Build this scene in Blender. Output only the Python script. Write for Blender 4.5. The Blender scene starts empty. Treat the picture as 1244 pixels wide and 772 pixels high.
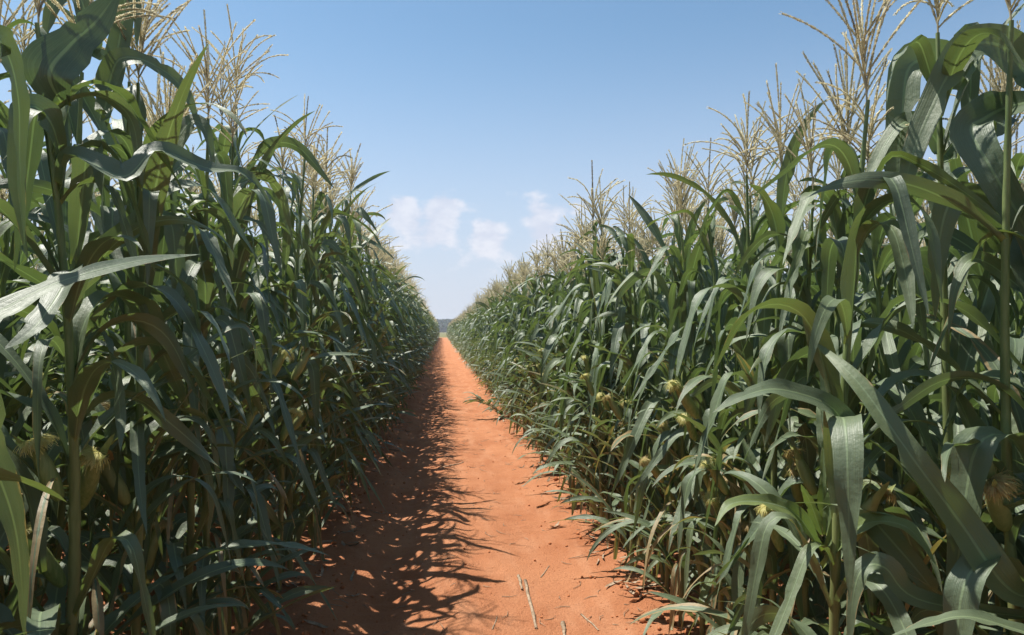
import bpy, math, random
import numpy as np
from mathutils import Vector, Matrix, Euler

R = math.radians
PI = math.pi
scene = bpy.context.scene
COL = scene.collection
random.seed(7)
RNG = np.random.default_rng(11)

# ------------------------------------------------------------------ camera
F = 24.0 / 36.0 * 1244
EYE = np.array([0.0, 0.0, 1.55])
YAW = math.atan(85 / F)
PITCH = math.atan(15 / F)
cam_d = bpy.data.cameras.new('camera')
cam_d.lens = 24.0
cam_d.sensor_width = 36.0
cam_d.clip_start = 0.05
cam_d.clip_end = 6000
cam = bpy.data.objects.new('camera', cam_d)
COL.objects.link(cam)
cam.location = EYE
cam.rotation_euler = (R(90) + PITCH, 0, -YAW)
scene.camera = cam
CAMR = np.array(cam.rotation_euler.to_matrix())


def at(px, py, dist):
    """World point seen at pixel (px, py) of the 1244x772 photograph, dist metres ahead of the camera."""
    d = CAMR @ np.array([(px - 622) / F, -(py - 386) / F, -1.0])
    return EYE + d * dist


def pix(p):
    c = CAMR.T @ (np.asarray(p, float) - EYE)
    return 622 + F * c[0] / -c[2], 386 - F * c[1] / -c[2], -c[2]


# ------------------------------------------------------------------ materials
def new_mat(name):
    m = bpy.data.materials.new(name)
    m.use_nodes = True
    nt = m.node_tree
    nt.nodes.clear()
    return m, nt


def N(nt, typ, **kw):
    n = nt.nodes.new(typ)
    for k, v in kw.items():
        setattr(n, k, v)
    return n


def setin(n, **kw):
    for k, v in kw.items():
        n.inputs[k.replace('_', ' ')].default_value = v


def mathn(nt, op, a, b=None, c=None, clamp=False):
    n = N(nt, 'ShaderNodeMath', operation=op, use_clamp=clamp)
    for i, v in enumerate((a, b, c)):
        if v is None:
            continue
        if isinstance(v, (int, float)):
            n.inputs[i].default_value = v
        else:
            nt.links.new(v, n.inputs[i])
    return n.outputs[0]


def mixc(nt, fac, a, b, blend='MIX'):
    n = N(nt, 'ShaderNodeMix', data_type='RGBA', blend_type=blend)
    n.clamp_factor = True
    for sock, v in ((n.inputs[0], fac), (n.inputs[6], a), (n.inputs[7], b)):
        if isinstance(v, (int, float)):
            sock.default_value = v
        elif isinstance(v, tuple):
            sock.default_value = v if len(v) == 4 else (*v, 1)
        else:
            nt.links.new(v, sock)
    return n.outputs[2]


def smooth(nt, v, a, b):
    n = N(nt, 'ShaderNodeMapRange', interpolation_type='SMOOTHSTEP')
    nt.links.new(v, n.inputs[0])
    n.inputs[1].default_value = a
    n.inputs[2].default_value = b
    return n.outputs[0]


def attr(nt, name):
    return N(nt, 'ShaderNodeAttribute', attribute_name=name).outputs['Fac']


def noise(nt, vec, scale, detail=3.0, rough=0.55):
    n = N(nt, 'ShaderNodeTexNoise')
    n.inputs['Scale'].default_value = scale
    n.inputs['Detail'].default_value = detail
    n.inputs['Roughness'].default_value = rough
    if vec is not None:
        nt.links.new(vec, n.inputs['Vector'])
    return n.outputs['Fac']


def leaf_material():
    m, nt = new_mat('maize_leaf')
    uv = N(nt, 'ShaderNodeUVMap', uv_map='UVMap').outputs[0]
    sep = N(nt, 'ShaderNodeSeparateXYZ')
    nt.links.new(uv, sep.inputs[0])
    u, v = sep.outputs[0], sep.outputs[1]
    tint, age = attr(nt, 'tint'), attr(nt, 'age')
    rnd = N(nt, 'ShaderNodeObjectInfo').outputs['Random']
    geo = N(nt, 'ShaderNodeNewGeometry')
    pos = geo.outputs['Position']
    big = noise(nt, pos, 9.0, 2)
    c = mixc(nt, tint, LEAF_DARK, LEAF_LIGHT)
    c = mixc(nt, mathn(nt, 'MULTIPLY', smooth(nt, big, 0.35, 0.75), 0.5), c, LEAF_LIGHT)
    leafid = mathn(nt, 'FRACT', mathn(nt, 'MULTIPLY', tint, 17.31))
    c = mixc(nt, mathn(nt, 'MULTIPLY', smooth(nt, leafid, 0.5, 1.0), 0.7), c, LEAF_YEL)
    c = mixc(nt, mathn(nt, 'MULTIPLY', rnd, 0.2), c, LEAF_YEL)
    c = mixc(nt, mathn(nt, 'MULTIPLY', geo.outputs['Backfacing'], 0.35), c, LEAF_UNDER)
    # veins
    cv = N(nt, 'ShaderNodeCombineXYZ')
    nt.links.new(mathn(nt, 'MULTIPLY', u, 46.0), cv.inputs[0])
    nt.links.new(mathn(nt, 'MULTIPLY', v, 2.0), cv.inputs[1])
    nt.links.new(mathn(nt, 'MULTIPLY', tint, 37.0), cv.inputs[2])
    vein = noise(nt, cv.outputs[0], 1.0, 2.0)
    c = mixc(nt, mathn(nt, 'MULTIPLY', smooth(nt, vein, 0.40, 0.65), 0.6), c, VEIN)
    # midrib
    dist = mathn(nt, 'ABSOLUTE', mathn(nt, 'SUBTRACT', u, 0.5))
    rib = mathn(nt, 'SUBTRACT', 1.0, smooth(nt, dist, 0.022, 0.052))
    rib = mathn(nt, 'MULTIPLY', rib, mathn(nt, 'SUBTRACT', 1.0, smooth(nt, v, 0.6, 1.0)))
    c = mixc(nt, mathn(nt, 'MULTIPLY', rib, 0.8), c, MIDRIB)
    # yellow base collar, dry margin, tip and spots
    c = mixc(nt, mathn(nt, 'MULTIPLY', mathn(nt, 'SUBTRACT', 1.0, smooth(nt, v, 0.005, 0.05)), 0.6), c, COLLAR)
    n2 = noise(nt, pos, 34.0, 4)
    edge = mathn(nt, 'ADD', mathn(nt, 'MULTIPLY', dist, 2.0), mathn(nt, 'MULTIPLY', v, 0.45))
    edge = mathn(nt, 'ADD', edge, mathn(nt, 'MULTIPLY', mathn(nt, 'SUBTRACT', n2, 0.5), 0.6))
    edge = mathn(nt, 'ADD', edge, mathn(nt, 'MULTIPLY', mathn(nt, 'SUBTRACT', noise(nt, pos, 7.0, 2), 0.5), 0.9))
    edge = mathn(nt, 'ADD', edge, mathn(nt, 'MULTIPLY', age, 1.5))
    dry = smooth(nt, edge, 1.36, 1.52)
    c = mixc(nt, dry, c, mixc(nt, n2, (0.21, 0.145, 0.065), (0.36, 0.28, 0.14)))
    spot = smooth(nt, noise(nt, pos, 120.0, 2), 0.73, 0.80)
    c = mixc(nt, mathn(nt, 'MULTIPLY', spot, 0.5), c, (0.22, 0.20, 0.08))
    zs = N(nt, 'ShaderNodeSeparateXYZ')
    nt.links.new(pos, zs.inputs[0])
    dust = mathn(nt, 'MULTIPLY', mathn(nt, 'SUBTRACT', 1.0, smooth(nt, zs.outputs[2], 0.05, 0.45)), smooth(nt, n2, 0.35, 0.7))
    c = mixc(nt, mathn(nt, 'MULTIPLY', dust, 0.12), c, (0.30, 0.13, 0.07))
    b = N(nt, 'ShaderNodeBsdfPrincipled')
    nt.links.new(c, b.inputs['Base Color'])
    rough = mathn(nt, 'ADD', 0.38, mathn(nt, 'MULTIPLY', vein, 0.22))
    nt.links.new(rough, b.inputs['Roughness'])
    b.inputs['Specular IOR Level'].default_value = LEAF_SPEC
    bump = N(nt, 'ShaderNodeBump')
    bump.inputs['Strength'].default_value = 0.35
    bump.inputs['Distance'].default_value = 0.004
    h = mathn(nt, 'ADD', vein, mathn(nt, 'MULTIPLY', rib, -0.5))
    h = mathn(nt, 'ADD', h, mathn(nt, 'MULTIPLY', noise(nt, pos, 38.0, 3), 2.2))
    nt.links.new(h, bump.inputs['Height'])
    nt.links.new(bump.outputs[0], b.inputs['Normal'])
    t = N(nt, 'ShaderNodeBsdfTranslucent')
    nt.links.new(mixc(nt, 1.0, c, TRANS, 'MULTIPLY'), t.inputs['Color'])
    mx = N(nt, 'ShaderNodeMixShader')
    mx.inputs[0].default_value = TRANS_W
    nt.links.new(b.outputs[0], mx.inputs[1])
    nt.links.new(t.outputs[0], mx.inputs[2])
    o = N(nt, 'ShaderNodeOutputMaterial')
    nt.links.new(mx.outputs[0], o.inputs[0])
    return m


LEAF_DARK = (0.048, 0.075, 0.040)
LEAF_LIGHT = (0.145, 0.180, 0.096)
LEAF_YEL = (0.150, 0.185, 0.055)
LEAF_UNDER = (0.105, 0.145, 0.09)
VEIN = (0.11, 0.155, 0.095)
MIDRIB = (0.21, 0.28, 0.15)
COLLAR = (0.30, 0.34, 0.07)
TRANS = (1.8, 2.1, 1.0)
TRANS_W = 0.18
LEAF_SPEC = 0.65


def simple_mat(name, c1, c2, scale, rough=0.6, trans=0.0, bump=0.0, tintmix=None, obj_rnd=0.0, stretch=(1, 1, 1), spec=0.4):
    m, nt = new_mat(name)
    pos = N(nt, 'ShaderNodeNewGeometry').outputs['Position']
    mp = N(nt, 'ShaderNodeMapping')
    mp.inputs['Scale'].default_value = stretch
    nt.links.new(pos, mp.inputs[0])
    n = noise(nt, mp.outputs[0], scale, 4)
    c = mixc(nt, smooth(nt, n, 0.3, 0.7), c1, c2)
    if tintmix:
        c = mixc(nt, attr(nt, 'tint'), c, tintmix)
    b = N(nt, 'ShaderNodeBsdfPrincipled')
    nt.links.new(c, b.inputs['Base Color'])
    b.inputs['Roughness'].default_value = rough
    b.inputs['Specular IOR Level'].default_value = spec
    if bump:
        bp = N(nt, 'ShaderNodeBump')
        bp.inputs['Strength'].default_value = 0.6
        bp.inputs['Distance'].default_value = bump
        nt.links.new(n, bp.inputs['Height'])
        nt.links.new(bp.outputs[0], b.inputs['Normal'])
    last = b.outputs[0]
    if trans:
        t = N(nt, 'ShaderNodeBsdfTranslucent')
        nt.links.new(c, t.inputs['Color'])
        mx = N(nt, 'ShaderNodeMixShader')
        mx.inputs[0].default_value = trans
        nt.links.new(last, mx.inputs[1])
        nt.links.new(t.outputs[0], mx.inputs[2])
        last = mx.outputs[0]
    o = N(nt, 'ShaderNodeOutputMaterial')
    nt.links.new(last, o.inputs[0])
    return m


def soil_material():
    m, nt = new_mat('red_soil')
    pos = N(nt, 'ShaderNodeNewGeometry').outputs['Position']
    sep = N(nt, 'ShaderNodeSeparateXYZ')
    nt.links.new(pos, sep.inputs[0])
    a = noise(nt, pos, 1.3, 5, 0.6)
    mp = N(nt, 'ShaderNodeMapping')
    mp.inputs['Scale'].default_value = (1.0, 0.25, 1.0)
    nt.links.new(pos, mp.inputs[0])
    streak = noise(nt, mp.outputs[0], 6.0, 4)
    fine = noise(nt, pos, 60.0, 5, 0.65)
    crumb = noise(nt, pos, 190.0, 3, 0.6)
    c = mixc(nt, smooth(nt, a, 0.3, 0.7), SOIL_A, SOIL_B)
    c = mixc(nt, mathn(nt, 'MULTIPLY', smooth(nt, streak, 0.45, 0.75), 0.6), c, SOIL_C)
    c = mixc(nt, mathn(nt, 'MULTIPLY', smooth(nt, fine, 0.50, 0.75), 0.5), c, SOIL_D)
    c = mixc(nt, mathn(nt, 'MULTIPLY', smooth(nt, crumb, 0.62, 0.72), 0.55), c, (0.17, 0.055, 0.028))
    # dry grassland past the end of the crop
    g = mixc(nt, noise(nt, pos, 0.2, 4), (0.10, 0.12, 0.04), (0.22, 0.18, 0.08))
    far = smooth(nt, sep.outputs[1], 134, 142)
    c = mixc(nt, far, c, g)
    b = N(nt, 'ShaderNodeBsdfPrincipled')
    nt.links.new(c, b.inputs['Base Color'])
    b.inputs['Roughness'].default_value = 0.95
    b.inputs['Specular IOR Level'].default_value = 0.15
    h = mathn(nt, 'ADD', mathn(nt, 'MULTIPLY', fine, 1.0), mathn(nt, 'MULTIPLY', crumb, 0.45))
    bp = N(nt, 'ShaderNodeBump')
    bp.inputs['Strength'].default_value = 0.8
    bp.inputs['Distance'].default_value = 0.028
    nt.links.new(h, bp.inputs['Height'])
    nt.links.new(bp.outputs[0], b.inputs['Normal'])
    o = N(nt, 'ShaderNodeOutputMaterial')
    nt.links.new(b.outputs[0], o.inputs[0])
    return m


SOIL_A = (0.405, 0.156, 0.071)
SOIL_B = (0.50, 0.216, 0.105)
SOIL_C = (0.56, 0.275, 0.15)
SOIL_D = (0.24, 0.083, 0.041)

M_LEAF = leaf_material()
LEAF_DARK, LEAF_LIGHT, LEAF_UNDER = (0.10, 0.165, 0.04), (0.16, 0.23, 0.06), (0.17, 0.23, 0.08)
M_YOUNG = leaf_material()
M_YOUNG.name = 'young_maize_leaf'
M_STALK = simple_mat('maize_stalk', (0.10, 0.15, 0.045), (0.20, 0.25, 0.09), 18, 0.5, 0.05, 0.001, (0.26, 0.22, 0.09), stretch=(4, 4, 0.5))
M_TASSEL = simple_mat('maize_tassel', (0.80, 0.72, 0.45), (0.92, 0.85, 0.60), 40, 0.8, 0.42, 0.0, (0.30, 0.25, 0.15))
M_HUSK = simple_mat('maize_husk', (0.17, 0.25, 0.07), (0.29, 0.35, 0.12), 30, 0.5, 0.15, 0.001, (0.34, 0.32, 0.13), stretch=(4, 4, 0.6))
M_SILK = simple_mat('maize_silk', (0.56, 0.52, 0.17), (0.70, 0.66, 0.28), 60, 0.5, 0.3, 0.0, (0.33, 0.17, 0.07))
M_SOIL = soil_material()
M_STRAW = simple_mat('dry_straw', (0.20, 0.14, 0.085), (0.38, 0.28, 0.19), 45, 0.8, 0.0, 0.002)
M_CLOD = simple_mat('soil_clod', (0.34, 0.12, 0.05), (0.52, 0.20, 0.085), 40, 0.95, 0.0, 0.004, spec=0.1)
M_TREE = simple_mat('tree_leaf', (0.025, 0.05, 0.02), (0.06, 0.09, 0.03), 0.6, 0.6, 0.2)
M_BARK = simple_mat('tree_bark', (0.09, 0.07, 0.05), (0.16, 0.12, 0.09), 4, 0.9)


# ------------------------------------------------------------------ mesh collecting
class MB:
    """Collects vertices, faces, uv and per-vertex tint / age and builds ONE mesh."""

    def __init__(s):
        s.v, s.q, s.t, s.uv, s.tint, s.age, s.n = [], [], [], [], [], [], 0

    def add(s, v, q=None, t=None, uv=None, tint=0.0, age=0.0):
        v = np.asarray(v, np.float32)
        k = len(v)
        if q is not None and len(q):
            s.q.append(np.asarray(q, np.int32) + s.n)
        if t is not None and len(t):
            s.t.append(np.asarray(t, np.int32) + s.n)
        s.v.append(v)
        s.uv.append(np.zeros((k, 2), np.float32) + 0.25 if uv is None else np.asarray(uv, np.float32))
        s.tint.append(np.zeros(k, np.float32) + np.float32(tint))
        s.age.append(np.zeros(k, np.float32) + np.float32(age))
        s.n += k

    def merged(s):
        cat = lambda l, w: np.concatenate(l) if l else np.zeros((0, w), np.int32)
        return dict(v=np.concatenate(s.v), q=cat(s.q, 4), t=cat(s.t, 3), uv=np.concatenate(s.uv),
                    tint=np.concatenate(s.tint), age=np.concatenate(s.age))

    def put(s, d, M=None, sc=1.0, dt=0.0, da=0.0):
        v = d['v'] * sc
        if M is not None:
            v = v @ M[:3, :3].T.astype(np.float32) + M[:3, 3].astype(np.float32)
        s.add(v, d['q'], d['t'], d['uv'], np.clip(d['tint'] + dt, 0, 1), np.clip(d['age'] + da, 0, 1))

    def mesh(s, name, mat, flat=False):
        d = s.merged()
        return mesh_from(d, name, mat, flat)


def mesh_from(d, name, mats, flat=False, mat_index=None):
    me = bpy.data.meshes.new(name)
    v, q, t = d['v'], d['q'], d['t']
    me.vertices.add(len(v))
    me.vertices.foreach_set('co', np.ascontiguousarray(v, np.float32).ravel())
    loops = np.concatenate([q.ravel(), t.ravel()]).astype(np.int32)
    nq, ntri = len(q), len(t)
    me.loops.add(len(loops))
    me.loops.foreach_set('vertex_index', loops)
    me.polygons.add(nq + ntri)
    start = np.concatenate([np.arange(nq) * 4, nq * 4 + np.arange(ntri) * 3]).astype(np.int32)
    me.polygons.foreach_set('loop_start', start)
    me.polygons.foreach_set('use_smooth', np.full(nq + ntri, not flat))
    if mat_index is not None:
        me.polygons.foreach_set('material_index', mat_index.astype(np.int32))
    uvl = me.uv_layers.new(name='UVMap')
    uvl.data.foreach_set('uv', np.ascontiguousarray(d['uv'][loops], np.float32).ravel())
    for nm in ('tint', 'age'):
        a = me.attributes.new(nm, 'FLOAT', 'POINT')
        a.data.foreach_set('value', np.ascontiguousarray(d[nm], np.float32))
    me.update(calc_edges=True)
    for mt in (mats if isinstance(mats, (list, tuple)) else [mats]):
        me.materials.append(mt)
    return me


def obj(name, me, parent=None):
    o = bpy.data.objects.new(name, me)
    COL.objects.link(o)
    if parent is not None:
        o.parent = parent
    return o


def empty(name, loc, rz=0.0):
    o = bpy.data.objects.new(name, None)
    o.empty_display_size = 0.1
    COL.objects.link(o)
    o.location = loc
    o.rotation_euler = (0, 0, rz)
    return o


def tag(o, label=None, cat=None, group=None, kind=None):
    for k, v in (('label', label), ('category', cat), ('group', group), ('kind', kind)):
        if v:
            o[k] = v
    return o


# ------------------------------------------------------------------ geometry of the maize plant
def grid_quads(n, m):
    i = np.arange(n - 1)[:, None] * m + np.arange(m - 1)[None, :]
    return np.stack([i, i + 1, i + m + 1, i + m], -1).reshape(-1, 4)


def ribbon(P, B, W, fold, rip_amp, rip_f, ph, ncross):
    """A blade along the points P with side vectors B, half widths W (arrays along the blade)."""
    n = len(P)
    T = np.gradient(P, axis=0)
    T /= np.linalg.norm(T, axis=1)[:, None] + 1e-9
    B = B - T * (B * T).sum(1)[:, None]
    B /= np.linalg.norm(B, axis=1)[:, None] + 1e-9
    Nn = np.cross(T, B)
    s = np.linspace(0, 1, n)
    us = np.linspace(-1, 1, ncross)
    side = np.sign(us)
    V = np.zeros((n, ncross, 3))
    wob = np.sin(rip_f * s[:, None] * 2 * PI + ph + side[None, :] * 1.7) + 0.5 * np.sin(rip_f * 1.9 * s[:, None] * 2 * PI + ph * 2.3 - side[None, :] * 2.1)
    rg = np.random.default_rng(int(abs(ph) * 1e6) % 2 ** 31)
    k = np.arange(n)
    sides = []
    for _ in range(2):
        f = 1 + 0.07 * np.interp(k, np.arange(0, n + 3, 3), rg.normal(0, 1, len(np.arange(0, n + 3, 3)))) * np.clip(s * 4, 0, 1)
        if n > 20 and rg.random() < 0.35:
            j = int(rg.integers(n // 4, n - 3))
            f[j] *= rg.uniform(0.45, 0.8)
            f[j + 1] *= rg.uniform(0.75, 0.95)
        sides.append(f)
    ragged = np.where(us[None, :] < 0, sides[0][:, None], np.where(us[None, :] > 0, sides[1][:, None], 1.0))
    h = np.abs(us)[None, :] ** 1.15 * (W * fold)[:, None] + (us[None, :] ** 2) * wob * (W * rip_amp)[:, None]
    V = P[:, None, :] + B[:, None, :] * (us[None, :, None] * ragged[:, :, None] * W[:, None, None] * np.cos(np.arctan(fold))[:, None, None]) + Nn[:, None, :] * h[:, :, None]
    uv = np.stack(np.broadcast_arrays((us[None, :] + 1) / 2, s[:, None]), -1).reshape(-1, 2)
    return V.reshape(-1, 3), grid_quads(n, ncross), uv


def leaf_width(s, tipp=2.4):
    a = np.clip(s / 0.3, 0, 1)
    return (0.42 + 0.58 * (a * a * (3 - 2 * a))) * np.clip(1 - s ** tipp, 0, 1) ** 0.85


def leaf(z0, L, W, th0, th1, p, az, drift, twist, rng, nseg, ncross, brk=None, r0=0.01, origin=(0, 0), hang=None):
    s = np.linspace(0, 1, nseg)
    th = th0 + (th1 - th0) * s ** p
    if hang is not None:      # rises, bends over between two points and then hangs straight
        x = np.clip((s - hang[0]) / (hang[1] - hang[0]), 0, 1)
        th = th0 + (th1 - th0) * x * x * (3 - 2 * x)
    if brk is not None:
        sb, ang = brk
        x = np.clip((s - sb + 0.05) / 0.10, 0, 1)
        th = th + ang * x * x * (3 - 2 * x)
        th = np.minimum(th, R(176))
    phi = az + drift * s ** 1.5
    d = np.stack([np.sin(th) * np.cos(phi), np.sin(th) * np.sin(phi), np.cos(th)], 1)
    seg = (d[1:] + d[:-1]) / 2 * (L / (nseg - 1))
    P = np.concatenate([np.zeros((1, 3)), np.cumsum(seg, 0)])
    P += np.array([origin[0] + r0 * math.cos(az), origin[1] + r0 * math.sin(az), z0])
    P[:, 2] = np.maximum(P[:, 2], 0.03 + 0.02 * rng.random())
    B0 = np.stack([-np.sin(phi), np.cos(phi), np.zeros(nseg)], 1)
    T = d
    Nn = np.cross(T, B0)
    a = twist * np.clip(s - 0.1, 0, 1) ** 1.2
    B = B0 * np.cos(a)[:, None] + Nn * np.sin(a)[:, None]
    w = leaf_width(s) * W / 2
    fold = (0.75 * np.exp(-s * 5) + 0.12 + 0.10 * rng.random()) * np.ones(nseg)
    ra = rng.uniform(0.10, 0.26) * np.clip(s * 5, 0, 1)
    return ribbon(P, B, w, fold, ra, rng.uniform(2.2, 4.2), rng.uniform(0, 6), ncross)


def tube(P, rad, k, tip=True):
    P = np.asarray(P, float)
    n = len(P)
    T = np.gradient(P, axis=0)
    T /= np.linalg.norm(T, axis=1)[:, None] + 1e-9
    ref = np.array([0.31, 0.87, 0.11]) if abs(T[0][2]) > 0.7 else np.array([0.1, 0.05, 1.0])
    A = np.cross(T, ref)
    A /= np.linalg.norm(A, axis=1)[:, None] + 1e-9
    Bv = np.cross(T, A)
    a = np.arange(k) / k * 2 * PI
    V = P[:, None, :] + (A[:, None, :] * np.cos(a)[None, :, None] + Bv[:, None, :] * np.sin(a)[None, :, None]) * np.asarray(rad)[:, None, None]
    i = np.arange(n - 1)[:, None] * k + np.arange(k)[None, :]
    j = np.arange(n - 1)[:, None] * k + (np.arange(k)[None, :] + 1) % k
    q = np.stack([i, j, j + k, i + k], -1).reshape(-1, 4)
    return V.reshape(-1, 3), q


def curve_dirs(th, phi, L):
    d = np.stack([np.sin(th) * np.cos(phi), np.sin(th) * np.sin(phi), np.cos(th)], 1)
    seg = (d[1:] + d[:-1]) / 2 * (L / (len(th) - 1))
    return np.concatenate([np.zeros((1, 3)), np.cumsum(seg, 0)]), d


def tassel(rng, lod, L=0.40):
    mb = MB()
    dark = rng.random() < 0.35
    lean = rng.uniform(0, 0.25)
    la = rng.uniform(0, 6.28)
    nb = int(rng.integers(13, 22)) if lod < 2 else 12
    sprawl = 0.4 if rng.random() < 0.45 else 1.1
    items = []
    n = (12, 7, 5)[lod]
    th = lean * np.linspace(0.2, 1.0, n) ** 1.5 * 1.6
    P0, _ = curve_dirs(th, np.full(n, la), L)
    items.append((P0, L, rng.uniform(0.1, 0.4) + 0.5 * dark))
    zz = P0[:, 2] / P0[-1, 2]
    for i in range(nb):
        f = 0.06 + 0.34 * (i + rng.random() * 0.8) / nb
        base = np.array([np.interp(f, zz, P0[:, c]) for c in range(3)])
        az = i * 2.399 + rng.uniform(-0.5, 0.5)
        up = rng.random()
        t0 = R(rng.uniform(8, 30 + 22 * sprawl))
        t1 = t0 + R(rng.uniform(0, 85)) * (1.2 - 0.6 * up) * sprawl
        bl = L * rng.uniform(0.45, 0.78) * (1.05 - 0.5 * f)
        m = (9, 5, 3)[lod]
        s = np.linspace(0, 1, m)
        P, _ = curve_dirs(t0 + (t1 - t0) * s ** 1.3, az + rng.uniform(-0.4, 0.4) * s, bl)
        items.append((P + base, bl, rng.uniform(0, 0.35) + (0.35 if rng.random() < 0.12 else 0)))
    for k, (P, bl, tint) in enumerate(items):
        n = len(P)
        s = np.linspace(0, 1, n)
        if lod == 2:
            V, q = tube(P, 0.0058 * (1 - 0.5 * s), 3)
            mb.add(V, q, tint=tint)
            continue
        V, q = tube(P, (0.0027 if lod == 0 else 0.0042) * (1 - 0.5 * s), 3)
        mb.add(V, q, tint=min(1, tint + 0.15))
        # spikelets: little pointed scales in pairs along the branch
        step = 0.0065 if lod == 0 else 0.012
        m = max(3, int(bl * 0.92 / step))
        si = np.linspace(0.10 if k else 0.3, 0.99, m)
        C = np.stack([np.interp(si, s, P[:, c]) for c in range(3)], 1)
        T = np.stack([np.interp(si, s, np.gradient(P, axis=0)[:, c]) for c in range(3)], 1)
        T /= np.linalg.norm(T, axis=1)[:, None]
        ra = rng.normal(size=(m, 3))
        ra -= T * (ra * T).sum(1)[:, None]
        ra /= np.linalg.norm(ra, axis=1)[:, None]
        sd = np.cross(T, ra)
        ln = (0.0105 if lod == 0 else 0.017) * rng.uniform(0.8, 1.2, (m, 1))
        wd = (0.0026 if lod == 0 else 0.0040)
        for sg in (1, -1):
            o = ra * sg
            a = C + o * 0.001
            b1 = C + T * ln * 0.5 + o * ln * 0.28 + sd * wd
            b2 = C + T * ln * 0.5 + o * ln * 0.28 - sd * wd
            e = C + T * ln + o * ln * 0.30
            V = np.stack([a, b1, e, b2], 1).reshape(-1, 3)
            mb.add(V, np.arange(m * 4).reshape(-1, 4), tint=np.repeat(np.clip(tint + rng.uniform(-.15, .15, m), 0, 1), 4))
    return mb.merged()


def ear(rng, lod, dryness):
    """Husk and silk in their own frame: base at the origin, pointing up z."""
    hk = MB()
    L = rng.uniform(0.15, 0.20)
    n, k = ((12, 12), (7, 7), (5, 5))[lod]
    s = np.linspace(0, 1, n)
    prof = np.interp(s, [0, .08, .3, .6, .85, 1], [.009, .016, .022, .021, .014, .007])
    V, q = tube(np.stack([0 * s, 0 * s, s * L], 1), prof * rng.uniform(0.9, 1.1), k)
    if lod == 0:   # husk ridges
        a = np.arctan2(V[:, 1], V[:, 0])
        V[:, :2] *= (1 + 0.05 * np.sin(a * 5 + V[:, 2] * 20))[:, None]
    hk.add(V, q, tint=np.repeat(np.clip(dryness * 0.6 + 0.35 * s, 0, 1), k))
    if lod < 2:    # loose husk tips
        for i in range(4):
            az = i * 1.6 + rng.random()
            Vl, ql, uvl = leaf(L * 0.72, L * rng.uniform(0.35, 0.6), 0.022, R(8), R(rng.uniform(15, 70)), 1.6, az, 0, 0.4, rng, 6, 3, r0=0.017)
            hk.add(Vl, ql, tint=0.2 + 0.4 * dryness)
    sk = MB()
    cnt = (420, 60, 8)[lod]
    wd = (0.0006, 0.0028, 0.006)[lod]
    fall = rng.uniform(0, 2 * PI)
    for i in range(cnt):
        az = fall + rng.normal(0, 0.65)
        m = 8 if lod == 0 else 5
        s = np.linspace(0, 1, m)
        t0, t1 = R(abs(rng.normal(0, 20))), R(rng.uniform(135, 178))
        P, d = curve_dirs(t0 + (t1 - t0) * s ** 0.75, az + rng.uniform(-2, 2) * s, rng.uniform(0.025, 0.07))
        P = P + np.array([rng.normal(0, .003), rng.normal(0, .003), L * 0.95])
        Bv = np.stack([-np.sin(np.full(m, az)), np.cos(np.full(m, az)), 0 * s], 1)
        V = np.stack([P - Bv * wd, P + Bv * wd], 1).reshape(-1, 3)
        sk.add(V, grid_quads(m, 2), tint=np.clip(dryness * 0.9 + rng.uniform(-.2, .2), 0, 1))
    return hk.merged(), sk.merged()


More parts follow.
